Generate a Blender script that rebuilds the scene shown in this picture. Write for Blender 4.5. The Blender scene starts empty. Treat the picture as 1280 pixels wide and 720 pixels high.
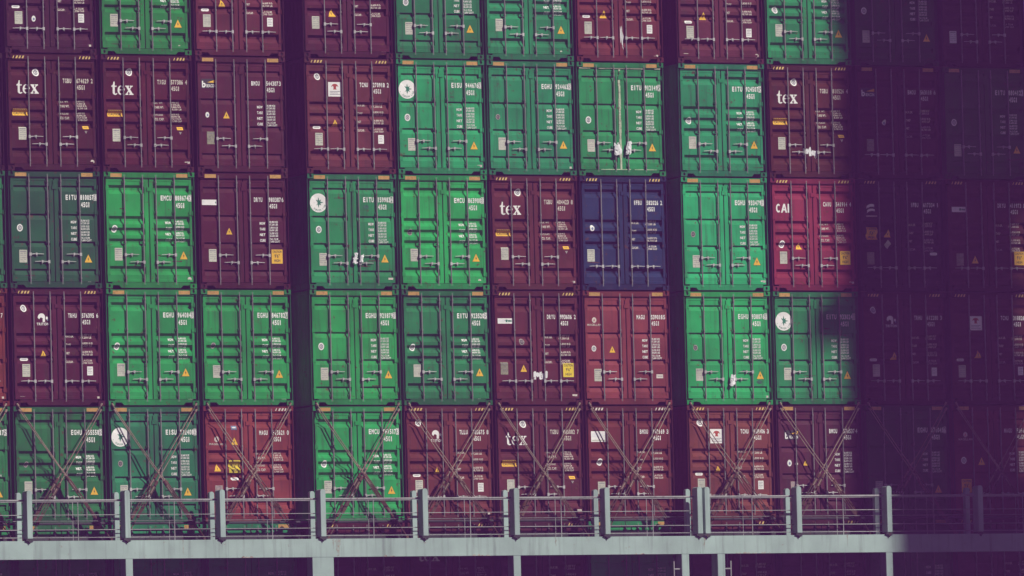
import bpy, bmesh, math, random
from mathutils import Vector, Matrix
from mathutils.geometry import tessellate_polygon

random.seed(11)
SC = bpy.context.scene
COL = SC.collection
ZO = 16.0                       # height of the fourth/fifth tier boundary above the water
P = 2.918                       # tier pitch
W, H, LEN = 2.438, 2.896, 12.19
XS = [-2.53, 0.0, 2.544, 5.082, 8.047, 10.563, 13.073, 15.590, 18.440, 20.967, 23.495, 26.023]
CX = {i - 1: x for i, x in enumerate(XS)}

# ------------------------------------------------------------------ colours
HAZE = (0.044, 0.0165, 0.057)
KLIT = (0.80, 0.78, 0.74)

def lin(c):
    c /= 255.0
    return c / 12.92 if c <= 0.04045 else ((c + 0.055) / 1.055) ** 2.4

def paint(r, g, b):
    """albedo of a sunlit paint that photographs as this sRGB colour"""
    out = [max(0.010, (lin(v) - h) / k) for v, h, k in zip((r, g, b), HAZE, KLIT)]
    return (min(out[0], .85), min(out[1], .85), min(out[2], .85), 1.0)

# ------------------------------------------------------------------ materials
def new_mat(name):
    m = bpy.data.materials.new(name)
    m.use_nodes = True
    nt = m.node_tree
    return m, nt, nt.nodes['Principled BSDF']

def N(nt, typ, **kw):
    n = nt.nodes.new(typ)
    for k, v in kw.items():
        if k in n.inputs.keys() if hasattr(n.inputs, 'keys') else False:
            n.inputs[k].default_value = v
        else:
            setattr(n, k, v)
    return n

def ramp(nt, fac, a, b, ca=0.0, cb=1.0):
    r = nt.nodes.new('ShaderNodeMapRange')
    r.inputs['From Min'].default_value = a
    r.inputs['From Max'].default_value = b
    r.inputs['To Min'].default_value = ca
    r.inputs['To Max'].default_value = cb
    nt.links.new(fac, r.inputs['Value'])
    return r.outputs['Result']

def noise(nt, vec, scale, detail=3, rough=.55):
    n = nt.nodes.new('ShaderNodeTexNoise')
    n.inputs['Scale'].default_value = scale
    n.inputs['Detail'].default_value = detail
    n.inputs['Roughness'].default_value = rough
    nt.links.new(vec, n.inputs['Vector'])
    return n.outputs['Fac']

def mapping(nt, vec, scale):
    m = nt.nodes.new('ShaderNodeMapping')
    m.inputs['Scale'].default_value = scale
    nt.links.new(vec, m.inputs['Vector'])
    return m.outputs['Vector']

def mixc(nt, fac, a, b, mode='MIX'):
    m = nt.nodes.new('ShaderNodeMix')
    m.data_type = 'RGBA'
    m.blend_type = mode
    for sock, v in ((m.inputs[0], fac), (m.inputs[6], a), (m.inputs[7], b)):
        if isinstance(v, (int, float)):
            sock.default_value = v
        elif isinstance(v, tuple):
            sock.default_value = v
        else:
            nt.links.new(v, sock)
    return m.outputs[2]

def worn_paint(name, base=None, rust=0.63, rough=.68, fade=.28, streak=.55, bump=.14, spec=.14, rustcol=(.10, .040, .022, 1)):
    """weathered paint; colour from the object's own colour when base is None"""
    m, nt, b = new_mat(name)
    geo = nt.nodes.new('ShaderNodeNewGeometry')
    pos = geo.outputs['Position']
    if base is None:
        oi = nt.nodes.new('ShaderNodeObjectInfo')
        col = oi.outputs['Color']
    else:
        rgb = nt.nodes.new('ShaderNodeRGB')
        rgb.outputs[0].default_value = base
        col = rgb.outputs[0]
    n1 = noise(nt, pos, .9, 4)
    gain = ramp(nt, n1, .3, .7, 1 - fade, 1 + fade)
    comb = nt.nodes.new('ShaderNodeCombineColor')
    for i in range(3):
        nt.links.new(gain, comb.inputs[i])
    c = mixc(nt, 1.0, col, comb.outputs[0], 'MULTIPLY')
    # chalky fading
    n2 = noise(nt, pos, 2.3, 5, .65)
    c = mixc(nt, ramp(nt, n2, .50, .80, 0, .05), c, (.42, .40, .40, 1))
    # dirt runs
    st = noise(nt, mapping(nt, pos, (9, 9, .55)), 1.0, 4, .6)
    c = mixc(nt, ramp(nt, st, .53, .75, 0, streak), c, (.035, .028, .028, 1))
    # rust specks and blooms
    n3 = noise(nt, pos, 7.5, 6, .7)
    c = mixc(nt, ramp(nt, n3, rust, rust + .05, 0, .8), c, rustcol)
    # small pale chips and rubs
    n4 = noise(nt, mapping(nt, pos, (3, 3, 11)), 2.2, 6, .75)
    c = mixc(nt, ramp(nt, n4, .70, .74, 0, .45), c, (.45, .42, .40, 1))
    nt.links.new(c, b.inputs['Base Color'])
    nt.links.new(ramp(nt, n2, .3, .7, rough - .08, rough + .15), b.inputs['Roughness'])
    b.inputs['Specular IOR Level'].default_value = spec
    bp = nt.nodes.new('ShaderNodeBump')
    bp.inputs['Strength'].default_value = bump
    bp.inputs['Distance'].default_value = .05
    nt.links.new(noise(nt, pos, 3.2, 2), bp.inputs['Height'])
    nt.links.new(bp.outputs[0], b.inputs['Normal'])
    return m

def worn_decal(name, base, wear=.62, rough=.55, amount=.6, under=None):
    m, nt, b = new_mat(name)
    pos = nt.nodes.new('ShaderNodeNewGeometry').outputs['Position']
    n = noise(nt, pos, 14, 5, .7)
    if under is None:
        under = (base[0] * .35, base[1] * .33, base[2] * .33, 1)
    c = mixc(nt, ramp(nt, n, wear - .1, wear + .06, 0, amount), base, under)
    n2 = noise(nt, pos, 2.1, 3)
    g = ramp(nt, n2, .3, .7, .80, 1.08)
    comb = nt.nodes.new('ShaderNodeCombineColor')
    for i in range(3):
        nt.links.new(g, comb.inputs[i])
    c = mixc(nt, 1.0, c, comb.outputs[0], 'MULTIPLY')
    nt.links.new(c, b.inputs['Base Color'])
    b.inputs['Roughness'].default_value = rough
    b.inputs['Specular IOR Level'].default_value = .3
    return m

def simple(name, base, rough=.6, metallic=0.0):
    m, nt, b = new_mat(name)
    pos = nt.nodes.new('ShaderNodeNewGeometry').outputs['Position']
    n = noise(nt, pos, 6, 4)
    g = ramp(nt, n, .3, .7, .75, 1.2)
    comb = nt.nodes.new('ShaderNodeCombineColor')
    for i in range(3):
        nt.links.new(g, comb.inputs[i])
    nt.links.new(mixc(nt, 1.0, base, comb.outputs[0], 'MULTIPLY'), b.inputs['Base Color'])
    b.inputs['Roughness'].default_value = rough
    b.inputs['Metallic'].default_value = metallic
    return m

M = {}
M['paint'] = worn_paint('container_paint', rust=.61)
M['rod'] = worn_paint('galvanised_rod', (.205, .205, .20, 1), rust=.60, rough=.5, fade=.2, streak=.3, bump=0)
M['rodbright'] = worn_paint('galvanised_handle', (.44, .45, .43, 1), rust=.62, rough=.45, fade=.25, streak=.3, bump=0)
M['rubber_and_hole'] = simple('black_rubber_and_hole', (.012, .012, .013, 1), .8)
M['white'] = worn_decal('white_lettering', (.86, .87, .82, 1), .72)
M['cream'] = worn_decal('faded_lettering', (.68, .63, .55, 1), .64)
M['dim'] = worn_decal('worn_lettering', (.36, .33, .31, 1), .56)
M['plate'] = worn_decal('data_plate_metal', (.55, .57, .46, 1), .62, .45, .4)
M['plateolive'] = worn_decal('old_data_plate', (.30, .30, .20, 1), .56, .45)
M['platepink'] = worn_decal('bleached_data_plate', (.40, .31, .28, 1), .56, .45)
M['yellow'] = worn_decal('yellow_sticker', (.85, .50, .03, 1), .72)
M['orange'] = worn_decal('orange_yellow_marking', (.52, .30, .08, 1), .60)
M['stripe'] = worn_decal('hazard_stripe_yellow', (.70, .50, .16, 1), .64)
M['stripew'] = worn_decal('hazard_stripe_white', (.74, .70, .60, 1), .64)
M['lemon'] = worn_decal('lemon_sticker', (.78, .60, .03, 1), .70)
M['black'] = simple('black_print', (.02, .02, .02, 1), .6)
M['grey'] = worn_decal('grey_print', (.24, .25, .27, 1), .6)
M['red'] = worn_decal('red_print', (.42, .07, .04, 1), .64)
M['blue'] = worn_decal('blue_sticker', (.20, .28, .42, 1), .6)
M['logogreen'] = worn_decal('green_print', (.02, .20, .11, 1), .68)
M['paper'] = worn_decal('white_plastic_sheet', (.80, .83, .81, 1), .7, .4)
M['seal'] = worn_decal('bleached_door_seal', (.50, .58, .40, 1), .60, .7, .8)
M['bridge'] = worn_paint('grey_green_deck_paint', paint(154, 167, 165), rust=.665, rough=.6, fade=.16, streak=.34, bump=.03, rustcol=(.22, .13, .07, 1))
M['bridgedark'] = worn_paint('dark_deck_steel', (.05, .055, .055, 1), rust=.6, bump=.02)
M['rail'] = worn_paint('grey_rail_paint', (.33, .34, .33, 1), rust=.62, bump=0)
M['lash'] = worn_paint('weathered_lashing_rod', (.30, .235, .175, 1), rust=.57, rough=.55, fade=.25, bump=0)
M['turn'] = worn_paint('rusty_turnbuckle', (.115, .070, .052, 1), rust=.52, rough=.6, fade=.3, bump=0)
M['lock'] = worn_paint('twist_lock_steel', (.10, .055, .04, 1), rust=.55, bump=0)
M['deck'] = worn_paint('deck_paint', (.028, .020, .018, 1), rust=.6)
M['hull'] = worn_paint('hull_paint', (.02, .09, .05, 1), rust=.66)
M['concrete'] = simple('quay_concrete', (.28, .27, .25, 1), .85)
M['crane'] = worn_paint('crane_paint', (.22, .24, .26, 1), rust=.66)

m, nt, b = new_mat('harbour_water')
b.inputs['Base Color'].default_value = (.012, .028, .032, 1)
b.inputs['Roughness'].default_value = .12
bp = nt.nodes.new('ShaderNodeBump'); bp.inputs['Strength'].default_value = .4
pos = nt.nodes.new('ShaderNodeNewGeometry').outputs['Position']
nt.links.new(noise(nt, pos, .35, 5, .6), bp.inputs['Height']); nt.links.new(bp.outputs[0], b.inputs['Normal'])
M['water'] = m

# ------------------------------------------------------------------ object helpers
def tag(o, label=None, cat=None, group=None, kind=None):
    if label: o['label'] = label
    if cat: o['category'] = cat
    if group: o['group'] = group
    if kind: o['kind'] = kind
    return o

def empty(name, loc):
    o = bpy.data.objects.new(name, None)
    o.empty_display_size = .3
    COL.objects.link(o)
    o.location = loc
    return o

def link(name, me, parent=None, loc=(0, 0, 0), color=None):
    o = bpy.data.objects.new(name, me)
    COL.objects.link(o)
    o.location = loc
    if parent: o.parent = parent
    if color: o.color = color
    return o

class MB:
    """collects shapes in one mesh"""
    def __init__(s):
        s.v = []; s.f = []; s.m = []; s.mats = []
    def mi(s, mat):
        if mat not in s.mats: s.mats.append(mat)
        return s.mats.index(mat)
    def add(s, vs, fs, mat):
        o = len(s.v); k = s.mi(mat)
        s.v += [tuple(v) for v in vs]
        s.f += [tuple(i + o for i in f) for f in fs]
        s.m += [k] * len(fs)
    def box(s, x0, x1, y0, y1, z0, z1, mat):
        s.add([(x0, y0, z0), (x1, y0, z0), (x1, y1, z0), (x0, y1, z0), (x0, y0, z1), (x1, y0, z1), (x1, y1, z1), (x0, y1, z1)],
              [(0, 3, 2, 1), (4, 5, 6, 7), (0, 1, 5, 4), (1, 2, 6, 5), (2, 3, 7, 6), (3, 0, 4, 7)], mat)
    def tube(s, a, b, r, mat, n=8, r2=None, cap=True):
        a = Vector(a); b = Vector(b); d = (b - a).normalized()
        p = d.orthogonal().normalized(); q = d.cross(p)
        r2 = r if r2 is None else r2
        vs = []
        for c, rr in ((a, r), (b, r2)):
            for i in range(n):
                t = 2 * math.pi * i / n
                vs.append(c + (p * math.cos(t) + q * math.sin(t)) * rr)
        fs = [(i, (i + 1) % n, n + (i + 1) % n, n + i) for i in range(n)]
        if cap:
            fs += [tuple(range(n - 1, -1, -1)), tuple(range(n, 2 * n))]
        s.add(vs, fs, mat)
    def prism(s, pts, y0, y1, mat):
        """polygon in x,z extruded in y"""
        n = len(pts)
        vs = [(x, y0, z) for x, z in pts] + [(x, y1, z) for x, z in pts]
        fs = [tuple(range(n)), tuple(range(2 * n - 1, n - 1, -1))]
        fs += [(i, n + i, n + (i + 1) % n, (i + 1) % n) for i in range(n)]
        s.add(vs, fs, mat)
    def mesh(s, name, bevel=0, smooth=False):
        me = bpy.data.meshes.new(name)
        me.from_pydata(s.v, [], s.f)
        for m_ in s.mats: me.materials.append(m_)
        me.polygons.foreach_set('material_index', s.m)
        bm = bmesh.new(); bm.from_mesh(me)
        bmesh.ops.recalc_face_normals(bm, faces=bm.faces)
        if bevel:
            bmesh.ops.bevel(bm, geom=[e for e in bm.edges if e.is_manifold and e.calc_face_angle(0) > .6], offset=bevel, segments=2, affect='EDGES', clamp_overlap=True)
        bm.to_mesh(me); bm.free()
        if smooth:
            me.polygons.foreach_set('use_smooth', [True] * len(me.polygons))
        return me

# ------------------------------------------------------------------ container geometry
def ux(u): return (u - .5) * W
def vz(v): return (1 - v) * H

GROOVES = {
    'groove': [(.112, .134, .154, .188, .068), (.378, .400, .418, .450, .068), (.478, .498, .514, .544, .068),
               (.572, .592, .610, .640, .068), (.808, .830, .850, .884, .068)],
    'ledge': [(.121, .125, .136, .172, .042), (.364, .368, .379, .415, .042), (.600, .604, .615, .651, .042), (.837, .841, .852, .888, .042)],
}
PANEL_Y = .062
PX0, PX1 = .055, .452        # corrugated field of the left leaf in u (mirrored right)
TAPER = .026

def gdepth(kind, v):
    for a, b, c, d, h in GROOVES[kind]:
        if a < v < d:
            if v < b: return h * (v - a) / (b - a)
            if v <= c: return h
            return h * (d - v) / (d - c)
    return 0.0

def pdepth(kind, x, z):
    """surface y of a door at x, z"""
    u = abs(x) / W
    hi, lo = .5 - PX0, .5 - PX1                # |u-.5| limits
    d = gdepth(kind, 1 - z / H)
    t = min((u - lo) * W / TAPER, (hi - u) * W / TAPER)
    t = max(0.0, min(1.0, t))
    fr = -.008 if t <= 0 else 0.0              # frame of the leaf stands a little proud
    return PANEL_Y + d * t + fr

DOOR_T, DOOR_B = .056, .944
LX0, LX1 = -1.146, -.014

def leaf_mesh(kind, side):
    """one door leaf: pressed panel in a frame; x already placed"""
    xs = [LX0, ux(PX0) - .004, ux(PX0), ux(PX0) + TAPER, ux(PX1) - TAPER, ux(PX1), ux(PX1) + .004, LX1]
    vs_ = [DOOR_T, DOOR_T + .022, DOOR_T + .0235]
    for a, b, c, d, h in GROOVES[kind]: vs_ += [a, b, c, d]
    vs_ += [DOOR_B - .0235, DOOR_B - .022, DOOR_B]
    bm = bmesh.new()
    grid = []
    for v in vs_:
        row = []
        for i, x in enumerate(xs):
            edge = i in (0, 1, 6, 7) or v <= DOOR_T + .0225 or v >= DOOR_B - .0225
            y = PANEL_Y - .008 if edge else PANEL_Y + (gdepth(kind, v + 1e-9) if i in (3, 4) else 0)
            # exact breakpoints
            if not edge and i in (3, 4):
                y = PANEL_Y
                for a, b_, c, d, h in GROOVES[kind]:
                    if abs(v - b_) < 1e-6 or abs(v - c) < 1e-6: y = PANEL_Y + h
            row.append(bm.verts.new((x * side * -1 if side > 0 else x, y, vz(v))))
        grid.append(row)
    for r in range(len(grid) - 1):
        for i in range(len(xs) - 1):
            q = (grid[r][i], grid[r][i + 1], grid[r + 1][i + 1], grid[r + 1][i])
            bm.faces.new(q)
    # returns at the rim
    rim = [grid[0][i] for i in range(len(xs))] + [grid[r][-1] for r in range(1, len(grid))] + \
          [grid[-1][i] for i in range(len(xs) - 2, -1, -1)] + [grid[r][0] for r in range(len(grid) - 2, 0, -1)]
    back = [bm.verts.new((v.co.x, PANEL_Y + .080, v.co.z)) for v in rim]
    n = len(rim)
    for i in range(n):
        bm.faces.new((rim[i], rim[(i + 1) % n], back[(i + 1) % n], back[i]))
    # hinges
    sx = -1 if side < 0 else 1
    bmesh.ops.recalc_face_normals(bm, faces=bm.faces)
    me = bpy.data.meshes.new('door_leaf')
    bm.to_mesh(me); bm.free()
    me.materials.append(M['paint'])
    mb = MB()
    for v in (.135, .352, .612, .868):
        mb.tube((sx * 1.158, .040, vz(v) - .055), (sx * 1.158, .040, vz(v) + .055), .017, M['paint'], 8)
        mb.box(min(sx * 1.075, sx * 1.158), max(sx * 1.075, sx * 1.158), .038, PANEL_Y - .0085, vz(v) - .04, vz(v) + .04, M['paint'])
    if kind == 'ledge' and side > 0:            # anti-theft lug across the meeting stiles
        mb.box(-.050, .085, .034, PANEL_Y - .009, vz(.152), vz(.118), M['paint'])
        mb.box(-.028, .02, .030, .0335, vz(.13), vz(.075), M['paint'])
    if kind == 'groove' and side > 0:
        mb.box(-.06, .06, .036, PANEL_Y - .009, vz(.165), vz(.13), M['paint'])
    h = mb.mesh('hinges')
    bm = bmesh.new(); bm.from_mesh(me); bm.from_mesh(h); bm.to_mesh(me); bm.free()
    bpy.data.meshes.remove(h)
    return me

def gasket_mesh(side):
    mb = MB()
    x0, x1 = (LX0 - .016, -.001) if side < 0 else (.001, -LX0 + .016)
    mb.box(x0, x1, PANEL_Y + .081, PANEL_Y + .100, vz(DOOR_B + .006), vz(DOOR_T - .006), M['rubber_and_hole'])
    # lips filling the gap round the leaf
    g = [(x0, x0 + .014), (x1 - .014, x1)]
    for a, b in ((x0, x0 + (.014 if side < 0 else .005)), (x1 - (.005 if side < 0 else .014), x1)):
        mb.box(a, b, PANEL_Y + .012, PANEL_Y + .0805, vz(DOOR_B + .006), vz(DOOR_T - .006), M['rubber_and_hole'])
    return mb.mesh('door_gasket')

def casting(mb, sx, z0, z1):
    """ISO corner casting with an oval hole in its face"""
    x0, x1 = (sx * 1.219, sx * 1.041)
    if x0 > x1: x0, x1 = x1, x0
    cx, cz = (x0 + x1) / 2, (z0 + z1) / 2
    n = 16
    hole = []
    for i in range(n):
        t = 2 * math.pi * i / n
        hole.append((cx + .030 * math.cos(t), cz + .040 * math.sin(t)))
    outer = []
    hw, hh = (x1 - x0) / 2, (z1 - z0) / 2
    for i in range(n):
        t = 2 * math.pi * i / n
        c, s = math.cos(t), math.sin(t)
        k = 1 / max(abs(c), abs(s))
        outer.append((cx + hw * c * k, cz + hh * s * k))
    vs = [(x, 0, z) for x, z in outer] + [(x, 0, z) for x, z in hole] + [(x, .03, z) for x, z in hole] + [(x, .17, z) for x, z in outer]
    fs = []
    for i in range(n):
        j = (i + 1) % n
        fs += [(i, j, n + j, n + i), (n + i, n + j, 2 * n + j, 2 * n + i), (i, 3 * n + i, 3 * n + j, j)]
    fs.append(tuple(range(3 * n, 4 * n)))
    mb.add(vs, fs, M['paint'])
    mb.add([(x, .029, z) for x, z in hole], [tuple(range(n))], M['rubber_and_hole'])  # black disc paints the dark inside of the hole

def frame_mesh():
    mb = MB()
    for sx in (-1, 1):
        casting(mb, sx, 0, .118)
        casting(mb, sx, H - .118, H)
        a, b = sorted((sx * 1.217, sx * 1.166))
        mb.box(a, b, .128, .16, .119, H - .119, M['paint'])
        a, b = sorted((sx * 1.2185, sx * 1.206))
        mb.box(a, b, .024, .127, .119, H - .119, M['paint'])
        a, b = sorted((sx * 1.1655, sx * 1.150))
        mb.box(a, b, .132, .16, .119, H - .119, M['paint'])
    # header with a rolled lower lip
    mb.box(-1.040, 1.040, .014, .16, vz(.048), H - .012, M['paint'])
    mb.box(-1.149, 1.149, .030, .14, vz(.0545), vz(.0482), M['paint'])
    # sill, cut away beside the lower corners
    sl = [(-1.040, .030), (-.97, .030), (-.90, .012), (.90, .012), (.97, .030), (1.040, .030), (1.040, vz(.948)), (-1.040, vz(.948))]
    sl = [(-.80, .010), (.80, .010), (.86, .075), (1.040, .075), (1.040, vz(.948)), (-1.040, vz(.948)), (-1.040, .075), (-.86, .075)]
    mb.prism(sl, .016, .16, M['paint'])
    return mb.mesh('container_frame')

def body_mesh():
    mb = MB()
    p = M['paint']
    pitch, dep = .278, .036
    y = .30
    prof = [(.175, 0)]
    while y < LEN - .45:
        prof += [(y, 0), (y + .068, dep), (y + .139, dep), (y + .207, 0)]
        y += pitch
    prof.append((LEN - .02, 0))
    for sx in (-1, 1):
        vs = []
        for yy, d in prof:
            vs += [(sx * (1.212 - d), yy, .16), (sx * (1.212 - d), yy, H - .08)]
        fs = [(2 * i, 2 * i + 2, 2 * i + 3, 2 * i + 1) for i in range(len(prof) - 1)]
        mb.add(vs, fs, p)
        a, b = sorted((sx * 1.219, sx * 1.14))
        mb.box(a, b, .17, LEN - .02, .012, .159, p)
        mb.box(a, b, .17, LEN - .02, H - .079, H - .012, p)
    mb.box(-1.135, 1.135, .17, LEN - .02, H - .06, H - .02, p)
    mb.box(-1.135, 1.135, .18, LEN - .02, .10, .15, p)
    mb.box(-1.219, 1.219, LEN - .019, LEN, 0, H, p)
    return mb.mesh('container_body')

ROD_Y = .020
ROD_X = {'std': (.672, .178), 'leas': (.628, .186)}

def rod_mesh(x):
    mb = MB()
    g = M['rod']
    mb.tube((x, ROD_Y, vz(.968)), (x, ROD_Y, vz(.022)), .0172, g, 10)
    for v in (.030, .962):                       # cams and their keepers
        mb.box(x - .045, x + .045, ROD_Y - .012, .0155, vz(v) - .028, vz(v) + .028, M['paint'])
    for v in (.085, .345, .605, .915):           # guides bolted on the leaf
        mb.box(x - .045, x + .045, ROD_Y + .012, PANEL_Y - .003, vz(v) - .030, vz(v) + .030, M['paint'])
        mb.tube((x, ROD_Y, vz(v) - .026), (x, ROD_Y, vz(v) + .026), .024, g, 10)
    return mb.mesh('lock_rod')

def handle_mesh(x, d, v):
    """d: direction the lever points from its rod"""
    mb = MB()
    g = M['rodbright']
    z = vz(v)
    mb.box(x - .028, x + .028, ROD_Y - .026, ROD_Y + .02, z - .04, z + .04, g)
    a = Vector((x + d * .02, ROD_Y - .01, z)); b = Vector((x + d * .17, ROD_Y + .004, z + .012)); c = Vector((x + d * .37, ROD_Y + .004, z + .006))
    mb.tube(a, b, .014, g, 8, .011); mb.tube(b, c, .011, g, 8, .008)
    mb.box(b.x - .020, b.x + .020, ROD_Y - .010, PANEL_Y - .001, z - .022, z + .040, g)
    mb.tube((b.x + d * .01, ROD_Y + .004, z - .050), (b.x + d * .01, ROD_Y + .004, z - .02), .009, g, 6)
    return mb.mesh('door_handle')

def twist_mesh():
    mb = MB()
    for sx in (-1, 1):
        cx = sx * 1.13
        mb.box(cx - .062, cx + .062, .03, .15, -.0205, -.0015, M['lock'])
        mb.box(cx - .012, cx + .035, -.035, .03, -.016, -.006, M['lock'])
    return mb

MESH = {}
MESH['frame'] = frame_mesh()
MESH['body'] = body_mesh()
for k in GROOVES:
    for s in (-1, 1): MESH['leaf', k, s] = leaf_mesh(k, s)
for s in (-1, 1): MESH['gasket', s] = gasket_mesh(s)
for rk, (xo, xi) in ROD_X.items():
    for x in (-xo, -xi, xi, xo): MESH['rod', rk, x] = rod_mesh(x)
    for x, d in ((-xo, 1), (xo, -1)): MESH['handle', rk, 'two', x] = handle_mesh(x, d, .712)
    for x, d in ((-xi, -1), (xi, 1)): MESH['handle', rk, 'two', x] = handle_mesh(x, d, .776)
    for x, d in ((-xo, -1), (-xi, -1), (xi, 1), (xo, 1)): MESH['handle', rk, 'one', x] = handle_mesh(x, d, .792)
for sx in (-1, 1):
    mb = MB(); cx = sx * 1.13
    mb.box(cx - .062, cx + .062, .03, .15, -.0205, -.0015, M['lock'])
    mb.box(cx - .010, cx + .030, -.045, .03, -.017, -.006, M['lock'])
    MESH['twist', sx] = mb.mesh('twist_lock')

# ------------------------------------------------------------------ marks on the doors (painted or stuck on, following the pressing)
GL = {}
def glyph(ch, bold=.018):
    key = (ch, bold)
    if key not in GL:
        cu = bpy.data.curves.new('glyph', 'FONT')
        cu.body = ch; cu.size = 1.0; cu.resolution_u = 3; cu.offset = bold
        o = bpy.data.objects.new('glyph', cu)
        COL.objects.link(o)
        dg = bpy.context.evaluated_depsgraph_get()
        me = bpy.data.meshes.new_from_object(o.evaluated_get(dg))
        vs = [(v.co.x, v.co.y) for v in me.vertices]
        fs = [tuple(p.vertices) for p in me.polygons]
        bpy.data.meshes.remove(me); bpy.data.objects.remove(o); bpy.data.curves.remove(cu)
        GL[key] = (vs, fs, min(v[0] for v in vs), max(v[0] for v in vs))
    return GL[key]

class Marks:
    """flat shapes in door coordinates (x, z) collected with a material and a layer"""
    def __init__(s): s.mb = MB()
    def raw(s, vs, fs, mat, layer=0):
        s.mb.add([(x, -.0010 * layer, z) for x, z in vs], fs, mat)
    def poly(s, loops, mat, layer=0):
        if not isinstance(loops[0][0], (tuple, list)): loops = [loops]
        vl = [[Vector((x, z, 0)) for x, z in lp] for lp in loops]
        tris = tessellate_polygon(vl)
        flat = [(x, z) for lp in loops for x, z in lp]
        s.raw(flat, [tuple(t) for t in tris], mat, layer)
    def rect(s, x0, x1, z0, z1, mat, layer=0): s.raw([(x0, z0), (x1, z0), (x1, z1), (x0, z1)], [(0, 1, 2, 3)], mat, layer)
    def disc(s, x, z, rx, rz, mat, layer=0, n=28, inner=0):
        o = [(x + rx * math.cos(2 * math.pi * i / n), z + rz * math.sin(2 * math.pi * i / n)) for i in range(n)]
        if inner:
            q = [(x + (rx * inner) * math.cos(2 * math.pi * i / n), z + (rz * inner) * math.sin(2 * math.pi * i / n)) for i in range(n)]
            s.raw(o + q, [(i, (i + 1) % n, n + (i + 1) % n, n + i) for i in range(n)], mat, layer)
        else:
            s.raw([(x, z)] + o, [(0, 1 + i, 1 + (i + 1) % n) for i in range(n)], mat, layer)
    def pill(s, x, z, w, h, mat, layer=0):
        pts = []
        r = h / 2
        for i in range(9):
            t = -math.pi / 2 + math.pi * i / 8
            pts.append((x + w / 2 - r + r * math.cos(t), z + r * math.sin(t)))
        for i in range(9):
            t = math.pi / 2 + math.pi * i / 8
            pts.append((x - w / 2 + r + r * math.cos(t), z + r * math.sin(t)))
        s.poly(pts, mat, layer)
    def text(s, txt, x, z, h, mat, width=None, mono=None, layer=1, bold=.018, sx=.8):
        """left edge x, baseline z, cap height h; width = total width wanted, mono = advance per letter"""
        k = h / .70
        if mono:
            for i, ch in enumerate(txt):
                if ch == ' ': continue
                vs, fs, a, b = glyph(ch, bold)
                wch = (b - a)
                tw = mono * .80
                q = tw / wch if ch not in "1I.'/" else k * sx
                q = min(q, k * 1.2)
                off = x + i * mono + (mono - wch * q) / 2
                s.raw([(off + (p[0] - a) * q, z + p[1] * k) for p in vs], fs, mat, layer)
            return
        cur = 0; out = []
        for ch in txt:
            if ch == ' ': cur += .34; continue
            vs, fs, a, b = glyph(ch, bold)
            out.append((cur, ch)); cur += (b - a) + .09
        q = k * sx if width is None else width / max(cur - .09, .01)
        for c, ch in out:
            vs, fs, a, b = glyph(ch, bold)
            s.raw([(x + (c + p[0] - a) * q, z + p[1] * k) for p in vs], fs, mat, layer)
    def build(s, name, kind, parent):
        mb = s.mb
        if not mb.f: return None
        me = bpy.data.meshes.new(name)
        me.from_pydata(mb.v, [], mb.f)
        for m_ in mb.mats: me.materials.append(m_)
        me.polygons.foreach_set('material_index', mb.m)
        bm = bmesh.new(); bm.from_mesh(me)
        zs = [v.co.z for v in bm.verts]; z0, z1 = min(zs), max(zs)
        for a, b, c, d, h in GROOVES[kind]:
            for v in (a, b, c, d):
                z = vz(v)
                if z0 < z < z1:
                    bmesh.ops.bisect_plane(bm, geom=bm.verts[:] + bm.edges[:] + bm.faces[:], plane_co=(0, 0, z), plane_no=(0, 0, 1), dist=1e-5)
        for v in bm.verts:
            v.co.y += pdepth(kind, v.co.x, v.co.z) - .0035
        bm.normal_update()
        for f in bm.faces:
            if f.normal.y > 0: f.normal_flip()
        bm.to_mesh(me); bm.free()
        return link(name, me, parent)

# letter shapes of the large lower-case word, in units of its x-height, drawn as outlines
def arc(cx, cz, rx, rz, a0, a1, n=14):
    return [(cx + rx * math.cos(math.radians(a0 + (a1 - a0) * i / n)), cz + rz * math.sin(math.radians(a0 + (a1 - a0) * i / n))) for i in range(n + 1)]
T_OUT = [[(0.0, .86), (0.0, .98), (.12, 1.02), (.22, 1.14), (.28, 1.42), (.42, 1.42), (.42, .98), (.66, .98), (.66, .86), (.42, .86), (.42, .26)] +
         arc(.52, .24, .10, .13, 180, 300, 6) + [(.66, .18), (.70, .12)] + arc(.46, .22, .30, .24, 340, 200, 10) + [(.15, .20), (.15, .86)]]
E_OUT = [arc(.45, .49, .45, .51, 0, 325, 26) + [(.74, .26)] + arc(.50, .36, .26, .24, 318, 180, 10) + [(.24, .48), (.90, .49)],
         [(.25, .58)] + arc(.45, .60, .20, .32, 180, 0, 10) + [(.65, .58)]]
X_OUT = [[(0, 1), (0, .90), (.09, .88), (.36, .48), (.10, .13), (0, .11), (0, 0), (.36, 0), (.36, .11), (.27, .13), (.42, .36), (.58, .13), (.48, .11),
          (.48, 0), (1.02, 0), (1.02, .11), (.92, .13), (.60, .60), (.80, .87), (.94, .89), (.94, 1), (.58, 1), (.58, .89), (.68, .87), (.53, .68), (.40, .87), (.50, .89), (.50, 1)]]

def m_tex(k, u, v):
    x, z = ux(u), vz(v)
    h = .230
    for out, o in ((T_OUT, 0), (E_OUT, .76), (X_OUT, 1.74)):
        k.poly([[(x + (px + o) * h * .93, z + pz * h) for px, pz in lp] for lp in out], M['white'])

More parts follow.
